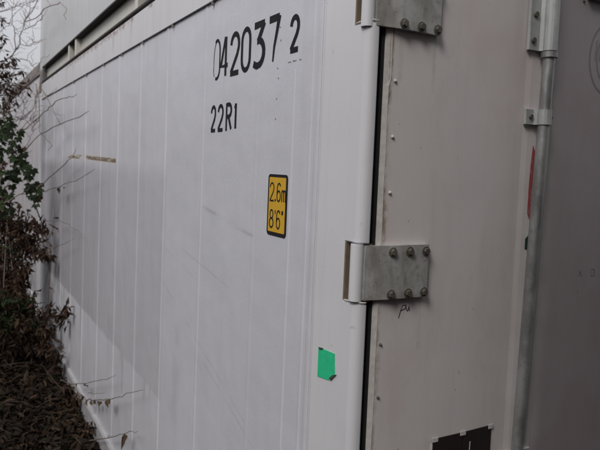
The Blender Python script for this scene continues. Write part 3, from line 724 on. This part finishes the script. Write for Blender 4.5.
for px, py, sz in ((5, 125, 15), (10, 133, 13), (14, 124, 9), (18, 138, 9), (3, 142, 10), (15, 158, 12), (22, 160, 14), (28, 165, 12), (33, 170, 10), (11, 175, 12), (17, 178, 12), (6, 172, 12), (3, 180, 9),
                   (31, 186, 13), (38, 190, 10), (34, 198, 11), (27, 190, 8), (36, 205, 9), (1, 130, 13), (0, 158, 9), (3, 214, 9), (20, 150, 7), (41, 184, 7), (9, 118, 8), (-3, 150, 13), (2, 190, 12), (9, 196, 11), (-3, 172, 12), (10, 210, 10), (-2, 205, 13), (12, 186, 9), (4, 136, 11), (12, 142, 9), (20, 132, 9), (0, 120, 11), (8, 150, 10), (22, 166, 11), (14, 170, 12), (30, 176, 11), (35, 184, 11), (30, 196, 9), (24, 154, 9), (38, 196, 9), (26, 172, 8)):
    P = PT(px, py, random.uniform(.08, .16), random.uniform(4.5, 4.9)); s_ = sz * .72 * (P - CAM).dot(RF) / FPX
    put_leaf(random.choice(LG), P, s_, vine)
for px, py, sz in ((18, 146, 8), (14, 151, 9), (38, 199, 8), (5, 163, 8), (24, 148, 6), (2, 168, 7), (12, 166, 6), (20, 206, 7), (29, 210, 6), (41, 197, 6)):
    P = PT(px, py, .12, 4.7); s_ = sz * .6 * (P - CAM).dot(RF) / FPX
    o = put_leaf(random.choice(LB), P, s_, vine); o['label'] = 'withered red brown leaf'

# bare twigs reaching across the long wall, each rooted in the thicket on the left
def long_leaf_mesh(seed):
    random.seed(seed); lv = Leaves(); lv.add(Vector((0, 0, 0)), Vector((1, 0, 0)), Vector((0, 0, 1)), 1, random.uniform(.26, .36), random.uniform(.3, .8), random.uniform(.1, .5))
    me = bpy.data.meshes.new('leaf'); me.from_pydata(lv.v, [], lv.f); me.materials.append(M['brown_leaf'])
    a = me.attributes.new('tone', 'FLOAT', 'POINT'); a.data.foreach_set('value', lv.t); return me
LL = [long_leaf_mesh(i) for i in range(4)]
def twig(label, lines, off=.08, ym=5.0, r0=.005, leaves=(), name='bare_twig', cat='twig', group='bare twigs in front of the long wall'):
    root = PT(*lines[0][0], off, ym); t = empty(name, tuple(root)); tag(t, label, cat, group)
    bm = bmesh.new()
    for k, ln in enumerate(lines):
        pts = [PT(a, b, off, ym) for a, b in ln]; n = len(pts); fine = []; rad = []
        for i in range(n - 1):
            for j in range(3):
                u = j / 3; q = pts[i].lerp(pts[i + 1], u)
                if (i, j) != (0, 0): q = q + rv(.0035)
                fine.append(q); rad.append(1.25 * (r0 if k == 0 else r0 * .6) * (1 - .7 * (i + u) / (n - 1)))
        fine.append(pts[-1]); rad.append(r0 * .25); tube(bm, fine, rad, 5)
    local(obj('stem', bm, M['bark'], t), t)
    for (px, py, ax, ay, lp) in leaves:       # stalk end, direction in the picture plane, length px
        P = PT(px, py, off, ym); Q = PT(px + ax, py + ay, off + .02, ym); d = (Q - P).normalized()
        o = bpy.data.objects.new('leaf', random.choice(LL)); C.objects.link(o); o.parent = t; o.location = P - root
        s_ = lp * (P - CAM).dot(RF) / FPX
        o.rotation_mode = 'QUATERNION'; o.rotation_quaternion = d.to_track_quat('X', 'Z') @ Matrix.Rotation(R(random.uniform(-60, 60)), 3, 'X').to_quaternion(); o.scale = (s_,) * 3
random.seed(33)
twig('long bare twig forking upward over the white wall above the rusty scratch', [[(20, 155), (25, 150), (41, 134), (60, 124), (80, 117.5), (89, 111)], [(60, 124), (55, 115), (50, 108)]], ym=4.8)
twig('crooked bare twig hanging over the far corner of the container and bending back', [[(36, 84), (39, 100), (40, 132), (53, 146), (48, 151)], [(40, 120), (34, 126), (28, 138)]], off=.12, ym=5.3, r0=.004)
twig('thin bare twig arching level over the wall just under the top rail', [[(22, 132), (36, 120), (47, 110), (55, 101), (66, 98), (72, 97), (77, 94)]], off=.09, ym=4.8, r0=.0045)
twig('short bare twig dropping from the top rail and hooking to the right', [[(41, 88), (46, 96), (52, 108), (56, 115), (63, 115)], [(46, 96), (52, 93), (57, 87)]], off=.09, ym=4.9, r0=.0035)
twig('straight bare twig rising steeply beside the green vine leaves', [[(36, 190), (42, 184), (62, 167), (72, 157), (76, 148)]], off=.07, ym=4.6, r0=.004)
twig('bare twig carrying a single curled brown leaf across the wall', [[(-4, 207), (10, 200), (20, 195), (45, 191), (60, 186), (75, 181), (95, 169)], [(20, 195), (26, 191), (34, 188)]], off=.07, ym=4.7, r0=.0045,
     leaves=((60, 187, -10, 7, 13), (58, 189, 12, 3, 13), (63, 187, 9, 5, 10), (61, 186, -3, 6, 8)))
twig('hair thin bare twig curving down over the darker panels', [[(44, 220), (48, 221), (60, 221), (69, 225), (77, 230), (83, 235)]], off=.06, ym=4.5, r0=.003)
twig('short thin twig pointing right above the brown shrub', [[(46, 253), (51, 250), (62, 244), (75, 238)]], off=.06, ym=4.4, r0=.003)
twig('low bare twig curving up over the wall foot, highest of the three low ones', [[(60, 380), (69, 384), (82, 384), (95, 382), (107, 379), (116, 375)]], off=.05, ym=3.6, r0=.003,
     leaves=((76, 384, 2, 5, 6), (84, 384, 4, 6, 8), (87, 385, 5, 5, 7)))
twig('low twig with a row of drooping dry brown leaves by the wall foot', [[(78, 394), (87, 399), (98, 400), (107, 400), (120, 397), (130, 392), (144, 390)], [(88, 393), (96, 394), (105, 392)]], off=.05, ym=3.2, r0=.0032,
     leaves=((87, 399, -1, 9, 10), (91, 400, 1, 10, 11), (94, 400, 3, 10, 12), (98, 401, 7, 8, 11), (101, 401, 5, 10, 9), (106, 400, 2, 11, 13), (108, 400, 4, 10, 12), (84, 396, -5, 7, 9), (80, 395, -2, 8, 8)))
twig('lowest twig with one dry leaf hanging near the bottom of the wall', [[(88, 441), (98, 439), (107, 438), (120, 435), (130, 431), (138, 431)], [(107, 438), (109, 435), (112, 437)]], off=.045, ym=2.8, r0=.0032,
     leaves=((124, 434, -1, 13, 16), (125, 434, 4, 14, 12)))

# leafless sapling against the sky and the far container
random.seed(44)
tr = empty('bare_sapling', tuple(PT(-30, 130, .5, 5.6))); tag(tr, 'leafless sapling with branching grey twigs against the sky at top left', 'tree')
bm = bmesh.new(); tops = []
def br(pts, r0, r1, ym=5.6):
    P = [PT(a, b, .12, ym) for a, b in pts]; fine = []; rad = []; n = len(P)
    for i in range(n - 1):
        for j in range(3): fine.append(P[i].lerp(P[i + 1], j / 3) + (rv(.008) if j else Vector())); rad.append(r0 + (r1 - r0) * (i + j / 3) / (n - 1))
    fine.append(P[-1]); rad.append(r1); tube(bm, fine, rad, 5)
    return P
main = [[(-30, 130), (-14, 92), (0, 66), (12, 56), (20, 44), (24, 22), (36, 4), (40, -6)], [(15, 52), (15, 34), (12, 24), (12, 10), (14, -5)], [(24, 22), (36, 18), (50, 6), (60, 2), (66, 12), (66, 20)], [(12, 57), (26, 60), (33, 66), (36, 76)],
        [(-5, 14), (0, 12), (16, 6), (34, 2)], [(-6, 40), (4, 28), (12, 24)], [(24, 30), (32, 26), (40, 20), (44, 10)], [(20, 44), (28, 46), (36, 42)], [(-8, 96), (6, 88), (14, 74), (12, 57)], [(6, 88), (16, 92), (28, 84), (38, 72)],
        [(14, 120), (26, 118), (34, 108), (38, 92)], [(20, 130), (30, 120), (36, 106), (37, 96)], [(12, 100), (20, 94), (30, 84)], [(5, 112), (12, 100), (8, 84)], [(30, 118), (34, 124), (33, 132)], [(24, 22), (30, 10), (28, -4)], [(-2, 110), (8, 118), (12, 130)], [(16, 92), (24, 102), (28, 112)], [(-4, 150), (8, 140), (18, 126), (24, 108), (30, 96)], [(2, 170), (12, 156), (22, 150), (30, 140), (34, 128)], [(-6, 128), (6, 116), (18, 108), (28, 90), (34, 78)], [(4, 190), (14, 176), (20, 160), (32, 150)], [(10, 150), (12, 128), (10, 108)]]
for k, b_ in enumerate(main):
    br(b_, .009 if k == 0 else .0055 if k < 4 else .004, .003 if k == 0 else .0018)
for k in range(190):
    b_ = random.choice(main); i = random.randrange(len(b_) - 1); u = random.random(); x = b_[i][0] * (1 - u) + b_[i + 1][0] * u; y = b_[i][1] * (1 - u) + b_[i + 1][1] * u
    a = random.uniform(-150, 0); l = random.uniform(8, 20); x2 = x + l * .6 * math.cos(R(a)); y2 = y + l * .6 * math.sin(R(a)); a += random.uniform(-35, 35)
    if x2 + l * .5 * math.cos(R(a)) > 50: continue
    br([(x, y), (x2, y2), (x2 + l * .5 * math.cos(R(a)), y2 + l * .5 * math.sin(R(a)))], .0026, .0012)
local(obj('branches', bm, M['bark_pale'], tr), tr)
lv = Leaves()
blobs(lv, [(-4, 64, 9, 50, .3, 5.5), (4, 80, 10, 60, .3, 5.5), (12, 90, 7, 30, .3, 5.4), (22, 84, 6, 16, .3, 5.4), (14, 104, 6, 22, .3, 5.4), (2, 112, 8, 40, .3, 5.4), (16, 62, 5, 12, .3, 5.5), (8, 62, 6, 34, .3, 5.5), (3, 72, 7, 44, .3, 5.5), (10, 76, 5, 22, .3, 5.5), (3, 88, 7, 50, .3, 5.5), (2, 20, 4, 18, .3, 5.5), (2, 36, 4, 22, .3, 5.5), (1, 46, 3, 10, .3, 5.5), (20, 70, 5, 14, .3, 5.4), (8, 98, 6, 22, .3, 5.5), (1, 2, 3, 12, .3, 5.5), (1, 104, 5, 22, .3, 5.5)], (.04, .08), .5, (.2, .4, .5, .95))
local(tag(lv.build('foliage', M['brown_leaf'], tr), kind='stuff'), tr)
